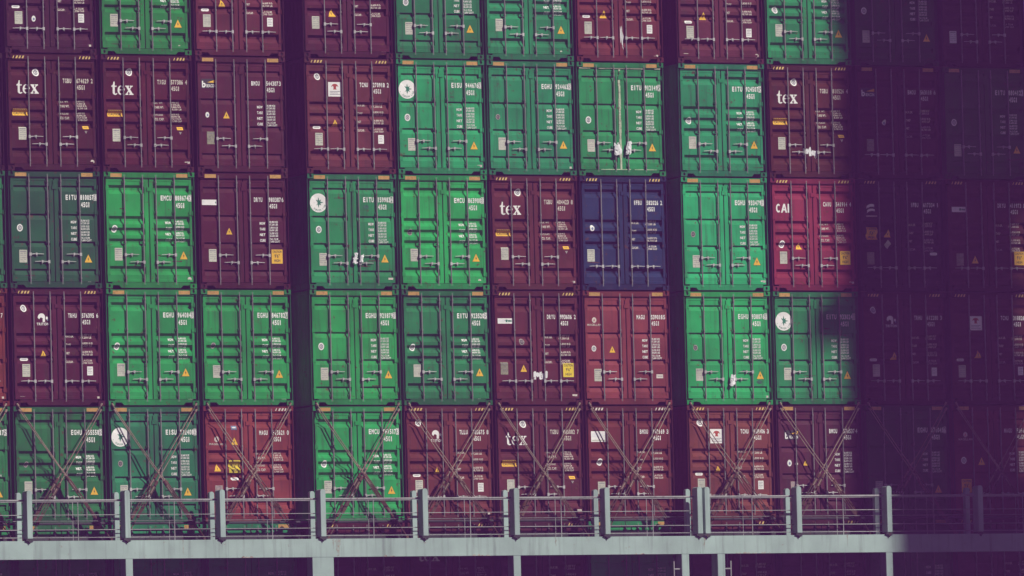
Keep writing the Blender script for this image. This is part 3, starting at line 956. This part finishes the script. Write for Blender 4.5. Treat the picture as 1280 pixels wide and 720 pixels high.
MAR = (92, 44, 76)
SPEC = {  # leftmost stack's paints are darker, carrying the light's fading toward the left
 # top tier: only its lower half is in the picture
 (0, 1): lease((80, 39, 74), extra=(('oval', .325, .705),), look='dark maroon with two white stickers'),
 (1, 1): ever((34, 122, 78), k='groove', extra=(('dot', .88, .93, .03),), look='green'),
 (2, 1): lease((100, 50, 77), extra=(('tri', .325, .545),), look='maroon'),
 (3, 1): lease((88, 43, 75), extra=(('tri', .335, .605),), base=(('plate', .155, .705), ('foot', .915, .937)), h='two', look='maroon without white square sticker'),
 (4, 1): ever((30, 114, 84), k='ledge', extra=(R(.50),), look='teal green'),
 (5, 1): ever((60, 126, 90), k='groove', extra=(('dot', .86, .92, .03),), look='faded green'),
 (6, 1): lease((108, 53, 77), extra=(('tri', .335, .582), ('smear', .535, .78, .10, .52, 5)), look='maroon with white scrapes along its door joint'),
 (7, 1): lease((97, 50, 78), extra=(('tri', .315, .582), ('foot', .10, .925), ('dot', .93, .93, .05)), base=(('pill', .142, .640), ('plate', .155, .735), ('wsq', .852, .735)), look='maroon'),
 (8, 1): ever((46, 126, 88), k='groove', extra=(R(.52),), look='green, right side in shade'),
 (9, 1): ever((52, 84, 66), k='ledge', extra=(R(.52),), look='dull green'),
 (10, 1): lease((80, 48, 70), base=(('plate', .155, .735, 'paper'),), h='two', look='dark with one pale plate'),  # right-edge stack is coloured darker to dim its sunlit strip
 # second tier
 (-1, 2): lease((78, 40, 72), look='maroon sliver'),
 (0, 2): texc((84, 40, 73), ('TGBU', '674629', '2'), extra=(('dot', .925, .922, .05),), look='dark maroon with big white lettering'),
 (1, 2): texc((89, 42, 74), ('TXGU', '577386', '4'), look='maroon with big white lettering'),
 (2, 2): lease((91, 45, 75), ('BMOU', '544307', '3'), k='ledge', h='two', head='bar', rods='std',
               base=(('beacon', .150, .235), ('oval', .128, .505, .052), ('tri', .345, .505, .185), ('plate', .160, .705, 'plateolive')), data='ever', look='maroon with black and white logo panel'),
 (3, 2): lease((106, 55, 78), ('TCNU', '270918', '2'), extra=(('ring', .150, .167), ('sign', .345, .270), ('tri', .345, .555, .19)), look='maroon with square white emblem sign'),
 (4, 2): ever((38, 143, 96), ('EISU', '944676', '0'), k='ledge', extra=(('emblem', .128, .262), R(.50), ('foot', .93, .925)), base=0, look='bright green with round white emblem'),
 (5, 2): ever((40, 130, 93), ('EGHU', '924463', '3'), k='ledge', extra=(('ring', .130, .50, .06, True), ('foot', .92, .925)), look='green without emblem'),
 (6, 2): ever((38, 128, 86), ('EITU', '912149', '5'), k='ledge', extra=(R(.51),), seal=True, rags=((.445, .765, .20, .30, 3), (.575, .755, .15, .32, 8)), look='green with bleached seal down its middle'),
 (7, 2): ever((42, 132, 94), ('EITU', '924507', '5'), k='groove', extra=(R(.505), ('foot', .60, .93)), look='green'),
 (8, 2): texc((88, 46, 72), ('TGBU', '810526', '4'), extra=(('smear', .49, .775, .42, .30, 9),), look='maroon with white lettering and torn white patch'),
 (9, 2): lease((84, 42, 70), ('BMOU', '563118', '6'), k='groove', base=(('beacon', .150, .235), ('oval', .345, .50), ('plate', .160, .705, 'plateolive')), head='bar', look='dark maroon with logo panel'),
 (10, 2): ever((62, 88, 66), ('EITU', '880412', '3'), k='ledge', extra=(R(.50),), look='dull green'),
 # third tier
 (-1, 3): ever((38, 118, 82), k='ledge', look='green sliver'),
 (0, 3): ever((40, 90, 76), ('EITU', '810057', '8'), k='ledge', extra=(R(.485), ('foot', .88, .955, .08)), look='dark grey green'),
 (1, 3): ever((46, 142, 84), ('EMCU', '888674', '3'), k='groove', extra=(('ring', .125, .495), ('dot', .925, .918, .05)), look='bright green'),
 (2, 3): lease((86, 42, 73), ('DRYU', '980387', '6'), k='ledge', h='two', head='bar', rods='std',
               base=(('label', .128, .255), ('tri', .335, .495, .18), ('plate', .158, .72, 'plate'), ('caution', .868, .720, 'yellow')), data='ever', look='maroon with yellow square sticker'),
 (3, 3): ever((30, 125, 86), ('EITU', '159983', '4'), k='ledge', extra=(('emblem', .128, .252), R(.49), ('foot', .92, .915), ('stain', .665, .285, .17, .13, 3)), rags=((.515, .735, .13, .26, 5), (.585, .735, .09, .20, 2)), look='teal green with round white emblem'),
 (4, 3): ever((52, 149, 88), ('EMCU', '863900', '8'), k='groove', extra=(('ring', .125, .50, .07, True), ('dot', .90, .915, .045)), look='brightest green'),
 (5, 3): texc((101, 52, 78), ('TGBU', '404423', '8'), look='maroon with big white lettering'),
 (6, 3): lease((60, 54, 93), ('IFBU', '582026', '2'), base=(('oval', .140, .455, .062), ('plate', .118, .688), ('foot', .90, .925)), look='navy blue'),
 (7, 3): ever((54, 155, 102), ('EGHU', '933479', '8'), k='ledge', extra=(('ring', .130, .495, .066, True), ('foot', .93, .918)), look='light green'),
 (8, 3): lease((128, 52, 84), ('CAIU', '541914', '4'), h='two', extra=(), data='tex',
               base=(('cai', .07, .305), ('ring', .140, .592, .082), ('tri', .330, .60, .19), ('plate', .150, .712), ('caution', .868, .705, 'yellow'), ('foot', .935, .925)), look='crimson with white lettering'),
 (9, 3): lease((70, 40, 66), ('IFBU', '617334', '1'), base=(('swoosh', .160, .27), ('caution', .160, .485, 'yellow', .33, .34), ('tri', .345, .49), ('diamond', .345, .58), ('plate', .13, .70, 'plateolive'), ('pill', .88, .665)), look='dark with striped logo and yellow square'),
 (10, 3): lease((88, 46, 70), ('DRYU', '411973', '0'), base=(('label', .16, .265), ('tri', .345, .72), ('plate', .16, .72, 'plateolive'), ('caution', .868, .70, 'yellow')), look='maroon with pale label'),
 # fourth tier
 (-1, 4): lease((122, 58, 74), k='ledge', num=('MAGU', '530246', '7'), look='red sliver'),
 (0, 4): lease((88, 42, 74), ('TRHU', '576395', '6'), extra=(('ring', .150, .160), ('triton', .340, .265), ('tri', .345, .555, .18), ('foot', .115, .935)), look='maroon with white emblem'),
 (1, 4): ever((40, 141, 86), ('EGHU', '964084', '8'), k='groove', extra=(('ring', .125, .49), ('foot', .92, .945)), look='green'),
 (2, 4): ever((46, 136, 83), ('EGHU', '846782', '7'), k='groove', extra=(('ring', .135, .49, .064, True), ('foot', .90, .945)), look='green'),
 (3, 4): ever((42, 140, 84), ('EGHU', '921879', '8'), k='ledge', extra=(R(.49), ('foot', .87, .955, .07)), look='green'),
 (4, 4): ever((48, 117, 83), ('EITU', '923520', '5'), k='groove', extra=(R(.49), ('foot', .86, .955, .07)), look='dull green'),
 (5, 4): lease((97, 48, 75), ('DRYU', '993606', '2'), base=(('label', .145, .265), ('ring', .325, .44, .07, True), ('plate', .118, .672, 'plateolive'), ('tri', .350, .672, .19), ('smear', .535, .735, .40, .27, 21), ('caution', .855, .695, 'lemon'), ('foot', .915, .915)), look='maroon with lemon square and white patch'),
 (6, 4): lease((126, 62, 82), ('MAGU', '539018', '5'), k='ledge', h='two', head='bar', rods='std', base=(('roundlogo', .135, .262), ('ring', .130, .505, .065), ('tri', .335, .505, .18), ('plate', .158, .745, 'plate'), ('foot', .875, .742, .19, .10)), data='ever', look='red'),
 (7, 4): ever((30, 151, 93), ('EGHU', '938076', '8'), k='ledge', extra=(('ring', .120, .49, .062, True), ('foot', .93, .93), ('stain', .86, .80, .18, .12, 6), ('stain', .68, .70, .06, .06, 2)), rags=((.535, .785, .14, .27, 7),), look='bright green with torn white sheet'),
 (8, 4): ever((40, 128, 88), ('EITU', '933024', '1'), k='ledge', extra=(('emblem', .128, .262), R(.50)), look='green with round white emblem, half shaded'),
 (9, 4): lease((84, 42, 70), ('TRHU', '612280', '3'), extra=(('ring', .150, .160), ('triton', .345, .265), ('tri', .385, .56)), look='dark maroon with white emblem'),
 (10, 4): lease((88, 46, 70), ('TCNU', '318826', '7'), extra=(('sign', .325, .275), ('tri', .345, .545)), look='dark maroon with white sign'),
 # fifth tier, behind the lashing rods
 (-1, 5): ever((40, 112, 78), k='ledge', num=('EGHU', '905117', '5'), look='green sliver'),
 (0, 5): ever((42, 104, 76), ('EGHU', '905550', '2'), k='groove', extra=(('ring', .140, .50, .062, True),), look='dark green'),
 (1, 5): ever((42, 112, 85), ('EISU', '922408', '0'), k='ledge', extra=(('emblem', .128, .262), ('ring', .125, .49, .066, True)), look='dark green with round white emblem', head='bar'),
 (2, 5): lease((126, 61, 79), ('MAGU', '515621', '0'), k='groove', h='two', head='rightwhite', base=(('bluetag', .345, .185), ('roundlogo', .150, .29), ('tri', .340, .300, .20), ('tri', .160, .535, .20), ('caution', .345, .520, 'lemon', .33, .34), ('pill', .345, .625), ('plate', .158, .735, 'platepink')), data='tex', look='red with lemon yellow square'),
 (3, 5): ever((46, 146, 88), ('EMCU', '967517', '3'), k='groove', extra=(R(.50),), look='bright green'),
 (4, 5): lease((107, 55, 76), ('TLLU', '105675', '8'), extra=(('ring', .165, .152), ('triton', .360, .265), ('tri', .365, .565, .18)), look='maroon with white emblem'),
 (5, 5): texc((97, 50, 77), ('TGBU', '800082', '7'), look='maroon with big white lettering'),
 (6, 5): lease((106, 52, 74), ('BMOU', '442169', '3'), head='white', base=(('bigwhite', .150, .270), ('ring', .160, .500, .078), ('plate', .175, .72)), h='two', look='maroon with plain white panel'),
 (7, 5): lease((118, 64, 79), ('TCNU', '158906', '3'), extra=(('ring', .165, .150, .085, False, 1.15), ('sign', .345, .270), ('tri', .345, .560, .18)), look='faded red with square white sign'),
 (8, 5): lease((88, 46, 76), ('BMOU', '578537', '4'), k='ledge', h='two', head='bar', rods='std', base=(('beacon', .180, .262), ('oval', .150, .51, .062), ('foot', .225, .51, .09), ('tri', .335, .505, .17), ('plate', .20, .72, 'platepink')), data='ever', look='dark maroon with black and white logo panel'),
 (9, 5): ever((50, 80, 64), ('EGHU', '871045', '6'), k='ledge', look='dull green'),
 (10, 5): lease((105, 52, 72), ('MAGU', '526104', '9'), k='ledge', head='bar', base=(('roundlogo', .16, .27), ('ring', .14, .50), ('tri', .345, .50), ('caution', .16, .72, 'yellow'),), data='ever', look='red'),
 # lowest tier, almost hidden by the lashing bridge
 (-1, 6): ever((42, 130, 84), k='ledge', look='green sliver'),
 (0, 6): ever((42, 118, 80), k='groove', look='green'),
 (1, 6): ever((42, 132, 92), k='groove', look='green'),
 (2, 6): ever((42, 132, 92), k='ledge', look='green'),
 (3, 6): lease((90, 42, 72), look='maroon'),
 (4, 6): texc((92, 46, 74), look='maroon with big white lettering'),
 (5, 6): lease((90, 44, 74), look='maroon'),
 (6, 6): ever((44, 142, 90), k='ledge', look='bright green'),
 (7, 6): lease((96, 46, 72), look='maroon'),
 (8, 6): lease((88, 44, 74), look='maroon'),
 (9, 6): ever((46, 92, 70), k='ledge', look='dull green'),
 (10, 6): lease((90, 46, 70), look='maroon'),
}
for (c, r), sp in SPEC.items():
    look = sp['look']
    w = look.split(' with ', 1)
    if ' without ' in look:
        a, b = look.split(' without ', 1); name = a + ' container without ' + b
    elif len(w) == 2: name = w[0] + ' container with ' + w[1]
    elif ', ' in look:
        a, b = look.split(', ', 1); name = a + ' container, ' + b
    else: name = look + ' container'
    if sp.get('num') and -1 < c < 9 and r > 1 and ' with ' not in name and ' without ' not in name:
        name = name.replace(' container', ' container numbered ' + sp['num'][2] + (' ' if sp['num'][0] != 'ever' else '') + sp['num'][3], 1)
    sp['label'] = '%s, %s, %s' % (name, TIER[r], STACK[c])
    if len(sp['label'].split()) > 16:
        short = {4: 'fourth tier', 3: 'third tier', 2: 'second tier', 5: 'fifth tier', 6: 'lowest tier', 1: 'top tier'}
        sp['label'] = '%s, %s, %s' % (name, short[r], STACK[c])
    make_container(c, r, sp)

# ------------------------------------------------------------------ lashing rods
def lashing(a, b, seed):
    """one lashing: thin rod from the corner, turnbuckle down to the bridge"""
    rnd = random.Random(seed)
    a = Vector(a); b = Vector(b); d = (b - a)
    L = d.length; d.normalize()
    root = empty('lashing_rod', b)
    ra, rb = a - b, Vector((0, 0, 0))
    m1 = ra + d * (L * rnd.uniform(.50, .60)); m2 = m1 + d * (L * rnd.uniform(.24, .30))
    mb = MB()
    q = []
    for i in range(7):                          # very slight sag
        t = i / 6
        p = ra.lerp(m1, t); p.z -= .025 * math.sin(math.pi * t); q.append(p)
    for i in range(6): mb.tube(q[i], q[i + 1], .0125, M['lash'], 8)
    mb.tube(ra - d * .01, ra + d * .07, .026, M['lash'], 8)
    for t in (.86, .92, .97):
        p = ra.lerp(m1, t); mb.tube(p - d * .02, p + d * .02, .024, M['lash'], 8)
    link('rod', mb.mesh('lashing_bar', smooth=False), root)
    mb = MB()
    side = d.cross(Vector((0, 1, 0))).normalized()
    for s in (-1, 1): mb.tube(m1 + side * .030 * s, m2 + side * .030 * s, .013, M['turn'], 6)
    mb.tube(m1 - d * .06, m1 + d * .07, .042, M['turn'], 8)
    mb.tube(m1 - d * .02, m1 + d * .30, .014, M['lash'], 8)
    mb.tube(m2 - d * .07, m2 + d * .05, .042, M['turn'], 8)
    mb.tube(m2 - d * .30, rb, .015, M['turn'], 8)
    mb.box(-.03, .03, -.02, .02, -.04, .05, M['turn'])
    link('turnbuckle', mb.mesh('turnbuckle'), root)
    return root

ZD = ZO - 3.385                                 # walkway level
short = {0: 'dark green', 1: 'emblem-marked green', 2: 'red', 3: 'bright green', 4: 'white-emblem maroon', 5: 'white-lettered maroon', 6: 'white-panelled maroon', 7: 'faded red', 8: 'half-shaded maroon', 9: 'shaded green', 10: 'rightmost red', -1: 'leftmost green'}
for c in range(-1, 11):
    for s, nm in ((-1, 'left'), (1, 'right')):
        if c == -1 and s == 1: pass
        for j, (top, dz, ex, pn) in enumerate(((.055, .055, 0, 'upper'), (-.095, 0, .055, 'lower'))):
            x0 = CX[c] + s * (1.13 - .02 * j)
            xe = CX[c] - s * (1.19 - .14 * j)
            rj = random.Random(c * 7 + s * 3 + j)
            xe += rj.uniform(-.09, .09)
            a = (x0 + rj.uniform(-.02, .02), -.015 - .03 * j, ZO + top)
            b = (xe, -.38 - .07 * j, ZD + .04)
            o = lashing(a, b, c * 31 + s * 5 + j)
            tag(o, '%s rod of the lashing pair at top %s corner of the %s container' % (pn, nm, short[c]), 'lashing rod', 'lashing rods crossed over the fifth tier')

# ------------------------------------------------------------------ lashing bridge
BR = empty('lashing_bridge', (9, -1.15, ZO - 5.84))
tag(BR, 'grey green steel lashing bridge with posts and railings crossing below the containers', 'lashing bridge')
def bpart(name, mb, bevel=0, smooth=False):
    o = link(name, mb.mesh(name, bevel, smooth), BR, (-9, 1.15, -(ZO - 5.84)))
    return o
X0B, X1B = -9.0, 33.0
zt, zb = ZO - 3.385, ZO - 3.842
mb = MB()
mb.box(X0B, X1B, -1.15, -1.13, zb, zt, M['bridge'])
mb.box(X0B, X1B, -1.129, -.93, zt - .02, zt - .002, M['bridge'])
mb.box(X0B, X1B, -1.129, -.93, zb + .001, zb + .02, M['bridge'])
bpart('front_girder', mb, .004)
mb = MB()
mb.box(X0B, X1B, -.28, -.22, zb + .1, zt - .002, M['bridge'])
bpart('rear_girder', mb, .004)
mb = MB()
mb.box(X0B, X1B, -.929, -.281, zt - .05, zt - .01, M['bridgedark'])
bpart('walkway', mb)
mb = MB()
mb.box(X0B, X1B, -.275, -.262, zt - .001, zt + .15, M['bridgedark'])
bpart('shade_board', mb)  # dark board added to shade the lowest tier behind the railing
for zz, rr in ((.46, .034), (.30, .022)):
    mb = MB()
    mb.tube((X0B, -.25, zt + zz), (X1B, -.25, zt + zz), rr, M['bridgedark'], 8)
    bpart('shade_pipe', mb)  # dark pipes added along the walkway to deepen shade on the lowest tier
# weld seams and drips of rust are in the paint; a few welded splices on the face
mb = MB()
for x in (3.97, 7.02, 16.93, 24.2):
    mb.box(x - .006, x + .006, -1.1535, -1.1505, zb + .004, zt - .004, M['bridge'])
bpart('weld_seam', mb)

def run_stain(x, w, z0, z1, mat, seed):
    rnd = random.Random(seed); mb = MB(); n = 9
    L_, R_ = [], []
    for i in range(n + 1):
        t = i / n; ww = w * (1 - .75 * t) * rnd.uniform(.7, 1.2); xx = x + rnd.uniform(-.012, .012)
        L_.append((xx - ww / 2, z0 + (z1 - z0) * t)); R_.append((xx + ww / 2, z0 + (z1 - z0) * t))
    pts = L_ + R_[::-1]
    mb.add([(px, -1.1525, pz) for px, pz in pts], [(i, i + 1, 2 * n - i, 2 * n + 1 - i) for i in range(n)], mat)
    return mb
M['ruststain'] = worn_decal('rust_stain', (.30, .19, .10, 1), .45, .8, .85, paint(154, 167, 165))
M['bareedge'] = worn_decal('chipped_paint', (.50, .48, .40, 1), .55, .7, .9, (.14, .08, .05, 1))
for x, w, z0, z1, sd in ((6.93, .16, zt - .01, zb + .03, 1), (6.80, .05, zt - .02, zb + .2, 2), (2.75, .04, zt - .01, zb + .1, 3), (12.9, .05, zt - .01, zb + .22, 4), (17.05, .05, zt - .06, zb + .1, 5), (21.1, .04, zt - .01, zb + .16, 6)):
    bpart('rust_streak', run_stain(x, w, z0, z1, M['ruststain'], sd))
rnd = random.Random(8)
for x, n in ((17.9, 9), (10.6, 4), (4.3, 3), (15.1, 3), (8.2, 3)):
    for i in range(n):
        w = rnd.uniform(.03, .13); xx = x + i * .12 + rnd.uniform(-.03, .03); h = rnd.uniform(.015, .05)
        mb = MB(); mb.prism([(xx, zb + .002), (xx + w, zb + .002), (xx + w * .8, zb + h * .7), (xx + w * .45, zb + h), (xx + w * .12, zb + h * .6)], -1.1520, -1.1505, M['bareedge'])
        bpart('paint_chip', mb)

def round_post(x, w, y0, y1, z0, z1):
    mb = MB()
    pts = [(x - w / 2, z0), (x + w / 2, z0)] + [(x + w / 2 * math.cos(math.pi * i / 10), z1 - w / 2 + w / 2 * math.sin(math.pi * i / 10)) for i in range(11)]
    mb.prism(pts, y0, y1, M['bridge'])
    return mb
FP = [-3.90, -1.332, 1.262, 3.806, 6.522, 9.305, 11.820, 14.335, 16.925, 17.135, 19.728, 22.300, 24.925, 27.45, 30.0]
for x in FP:
    bpart('post', round_post(x, .142, -1.21, -.90, zt + .055, ZO - 2.145), .006)
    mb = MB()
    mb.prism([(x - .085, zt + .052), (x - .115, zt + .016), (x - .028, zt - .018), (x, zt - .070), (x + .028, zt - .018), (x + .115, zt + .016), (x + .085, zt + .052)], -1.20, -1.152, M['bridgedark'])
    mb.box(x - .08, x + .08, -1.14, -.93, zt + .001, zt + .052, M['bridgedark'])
    bpart('post_shade_bracket', mb)  # dark steel stands in for the shaded gap below the post
RP = [-3.90, -1.342, 1.257, 3.808, 6.525, 9.310, 11.824, 14.337, 16.918, 19.740, 22.290, 24.90, 27.45, 30.0]
for x in RP:
    bpart('post', round_post(x, .128, -.535, -.40, zt + .002, ZO - 2.165), .006)
bpart('post', round_post(17.10, .06, -.535, -.45, zt + .002, ZO - 2.19), .004)
# railings: front runs from post to post, rear run thin
for i in range(len(FP) - 1):
    a, b = FP[i] + .085, FP[i + 1] - .085
    if b - a < 1: continue
    mb = MB()
    mb.tube((a - .03, -1.00, ZO - 2.385), (b + .03, -1.00, ZO - 2.385), .024, M['rail'], 8)
    for dz in (2.745, 3.110, 3.300):
        mb.tube((a - .03, -1.00, ZO - dz), (b + .03, -1.00, ZO - dz), .0095, M['rail'], 6)
    xm = (a + b) / 2 + .06
    mb.tube((xm, -1.00, ZO - 2.385), (xm, -1.00, zt), .012, M['rail'], 6)
    bpart('railing', mb)
for i in range(len(RP) - 1):
    a, b = RP[i] + .075, RP[i + 1] - .075
    mb = MB()
    mb.tube((a, -.52, ZO - 2.87), (b, -.52, ZO - 2.87), .0095, M['rail'], 6)
    xm = a + (b - a) * .55
    mb.tube((xm, -.52, ZO - 2.40), (xm, -.52, zt), .0095, M['rail'], 6)
    mb.tube((a, -.52, ZO - 2.40), (b, -.52, ZO - 2.40), .0095, M['rail'], 6)
    bpart('railing', mb)
for a, b in ((-3.95, -3.77), (1.205, 1.395), (6.22, 6.80), (11.72, 11.92), (16.40, 16.61), (17.41, 17.62), (22.195, 22.385), (27.35, 27.55)):
    mb = MB(); mb.box(a, b, -1.148, -.80, ZO - 5.84, zb - .001, M['bridge'])
    bpart('pillar', mb, .006)
for s, x in ((-1, 16.40), (1, 17.62)):            # short grab rails on two pillars
    mb = MB(); xx = x + s * .19
    mb.tube((xx, -1.08, ZO - 5.3), (xx, -1.08, ZO - 4.02), .020, M['rail'], 6)
    for z in (4.22, 4.9): mb.tube((x - s * .02, -1.08, ZO - z), (xx, -1.08, ZO - z), .020, M['rail'], 6)
    bpart('grab_rail', mb)

# ------------------------------------------------------------------ ship, water, quay
mb = MB(); mb.box(-14, 31, -6, 60, ZO - 6.3, ZO - 5.875, M['deck'])
tag(link('ship_deck', mb.mesh('ship_deck')), kind='structure')
mb = MB()
n = 24
out = []
for i in range(n + 1):
    y = -6 + 66 * i / n
    wd = 22.5 * min(1, (.86 + .14 * min(1, (y + 6) / 14)))
    out.append((y, wd))
for i in range(n):
    y0, w0 = out[i]; y1, w1 = out[i + 1]
    for s in (-1, 1):
        q = [(8.5 + s * w0, y0, ZO - 6.31), (8.5 + s * w1, y1, ZO - 6.31), (8.5 + s * w1 * .92, y1, -2), (8.5 + s * w0 * .80, y0 + 2.5, -2)]
        mb.add(q, [(0, 1, 2, 3)], M['hull'])
y0, w0 = out[0]
mb.add([(8.5 - w0, y0, ZO - 6.31), (8.5 + w0, y0, ZO - 6.31), (8.5 + w0 * .80, y0 + 2.5, -2), (8.5 - w0 * .80, y0 + 2.5, -2)], [(0, 1, 2, 3)], M['hull'])
tag(link('ship_hull', mb.mesh('ship_hull')), 'dark green ship hull below the container deck', 'ship')
mb = MB(); mb.add([(-900, -900, 0), (900, -900, 0), (900, 900, 0), (-900, 900, 0)], [(0, 1, 2, 3)], M['water'])
tag(link('water', mb.mesh('water')), kind='structure')
mb = MB(); mb.box(34, 200, -320, 320, -3, 2.6, M['concrete'])
tag(link('quay', mb.mesh('quay', .05)), kind='structure')

# ------------------------------------------------------------------ quay crane tower: unseen, added and shaped to shade the right-hand stacks
CR = empty('shade_crane', (57.4, -50, 2.6))
tag(CR, 'unseen grey crane tower added on the quay to shade the right-hand stacks', 'crane')
def cpart(name, mb, bevel=.02): return link(name, mb.mesh(name, bevel), CR, (-57.4, 50, -2.6))
SX, SY, SZ = .66, 1.0, .95
DC = 50.0
yc = -DC
def cx_(x): return x + DC * SX
def cz_(z): return ZO + z + DC * SZ
def sbox(name, x0, x1, t, z0, z1, ground=False):
    """box at the crane whose shadow on the container doors spans x0..x1, z0..z1"""
    a, b = cx_(x0) + SX * t, cx_(x1) - SX * t
    c, d = (2.6 if ground else cz_(z0) + SZ * t), cz_(z1) - SZ * t
    mb = MB(); mb.box(a, b, yc - t, yc + t, c, d, M['crane']); cpart(name, mb)
    return a, b, c, d
sbox('leg', 21.70, 27.02, .6, 0, 9.9, True)
sbox('head_block', 21.62, 31.5, .6, 9.2, 22)
sbox('shade_cabin', 20.80, 23.2, .35, 1.50, 2.95)  # added box that casts the bump in the shadow's edge
for z0, z1 in ((4.95, 9.6), (2.92, 3.40), (.05, 1.62), (-8.0, -1.60)):
    sbox('shade_landing', 26.6, 31.0, .15, z0, z1)  # added slabs, spaced to let sun through at the right edge
sbox('rear_leg', 30.3, 31.6, .5, 0, 9.9, True)
mb = MB()
mb.box(cx_(20.0), cx_(32.0), yc - 1.6, yc + 1.6, 3.4, 4.6, M['crane']); cpart('bogie_beam', mb)
for k in range(6):
    mb = MB(); x = cx_(20.6) + k * 2.2
    mb.tube((x, yc - .25, 3.0), (x, yc + .25, 3.0), .40, M['bridgedark'], 20)
    cpart('wheel', mb, 0)
mb = MB(); mb.box(cx_(24), cx_(24) + 75, yc - 2, yc + 2, cz_(19) + .003, cz_(21), M['crane']); cpart('boom', mb)

# ------------------------------------------------------------------ violet haze added to lift the blacks
mb = MB(); mb.box(-930, 930, -930, 930, -4.2, cz_(23), None)
me = bpy.data.meshes.new('haze')
me.from_pydata(mb.v, [], mb.f)
hm = bpy.data.materials.new('black_lift_haze'); hm.use_nodes = True
nt = hm.node_tree; nt.nodes.clear()
ou = nt.nodes.new('ShaderNodeOutputMaterial'); pv = nt.nodes.new('ShaderNodeVolumePrincipled')
pv.inputs['Color'].default_value = (.65, .205, 1.0, 1)  # violet tint put in the haze to turn dark gaps purple
pv.inputs['Density'].default_value = .00072
nt.links.new(pv.outputs[0], ou.inputs['Volume'])
me.materials.append(hm)
tag(link('haze', me), kind='stuff')

# ------------------------------------------------------------------ light
L = Vector((-SX, SY, -SZ)).normalized()
sun = bpy.data.lights.new('sun', 'SUN')
sun.energy = 5.0; sun.angle = math.radians(.53); sun.color = (1.0, .95, .87)
so = bpy.data.objects.new('sun', sun); COL.objects.link(so)
so.rotation_euler = L.to_track_quat('-Z', 'Y').to_euler()
so.location = (60, -60, 60)
w = bpy.data.worlds.new('World'); SC.world = w; w.use_nodes = True
nt = w.node_tree
bg = nt.nodes['Background']
sky = nt.nodes.new('ShaderNodeTexSky'); sky.sky_type = 'NISHITA'; sky.sun_disc = False
sky.sun_elevation = math.asin(-L.z)
sky.sun_rotation = math.atan2(SX, -SY)
nt.links.new(sky.outputs[0], bg.inputs['Color'])
bg.inputs['Strength'].default_value = .05
sky.air_density = .07; sky.dust_density = 0.0; sky.ozone_density = 3.0; sky.altitude = 0

# ------------------------------------------------------------------ camera
cd = bpy.data.cameras.new('camera'); cam = bpy.data.objects.new('camera', cd); COL.objects.link(cam)
d = Vector((0.41664415, 0.90679216, 0.06430889)); r = Vector((0.9090623, -0.41588173, -0.0254584)); u = Vector((-0.00365942, -0.06906788, 0.99760525))
mt = Matrix((r, u, -d)).transposed().to_4x4()
mt.translation = Vector((-88.68392115, -219.99432223, ZO - 12.6306132))
cam.matrix_world = mt
cd.sensor_fit = 'HORIZONTAL'; cd.sensor_width = 36
cd.lens = 11993.578867804861 / 1280 * 36
cd.clip_start = 1; cd.clip_end = 5000
SC.camera = cam

SC.view_settings.view_transform = 'Standard'
SC.view_settings.look = 'None'
SC.view_settings.exposure = .02
SC.view_settings.gamma = 1
SC.render.engine = 'CYCLES'
SC.cycles.use_denoising = True
SC.cycles.max_bounces = 6
SC.cycles.volume_bounces = 0
SC.cycles.filter_width = 1.5
SC.cycles.use_adaptive_sampling = True
SC.cycles.adaptive_threshold = .01
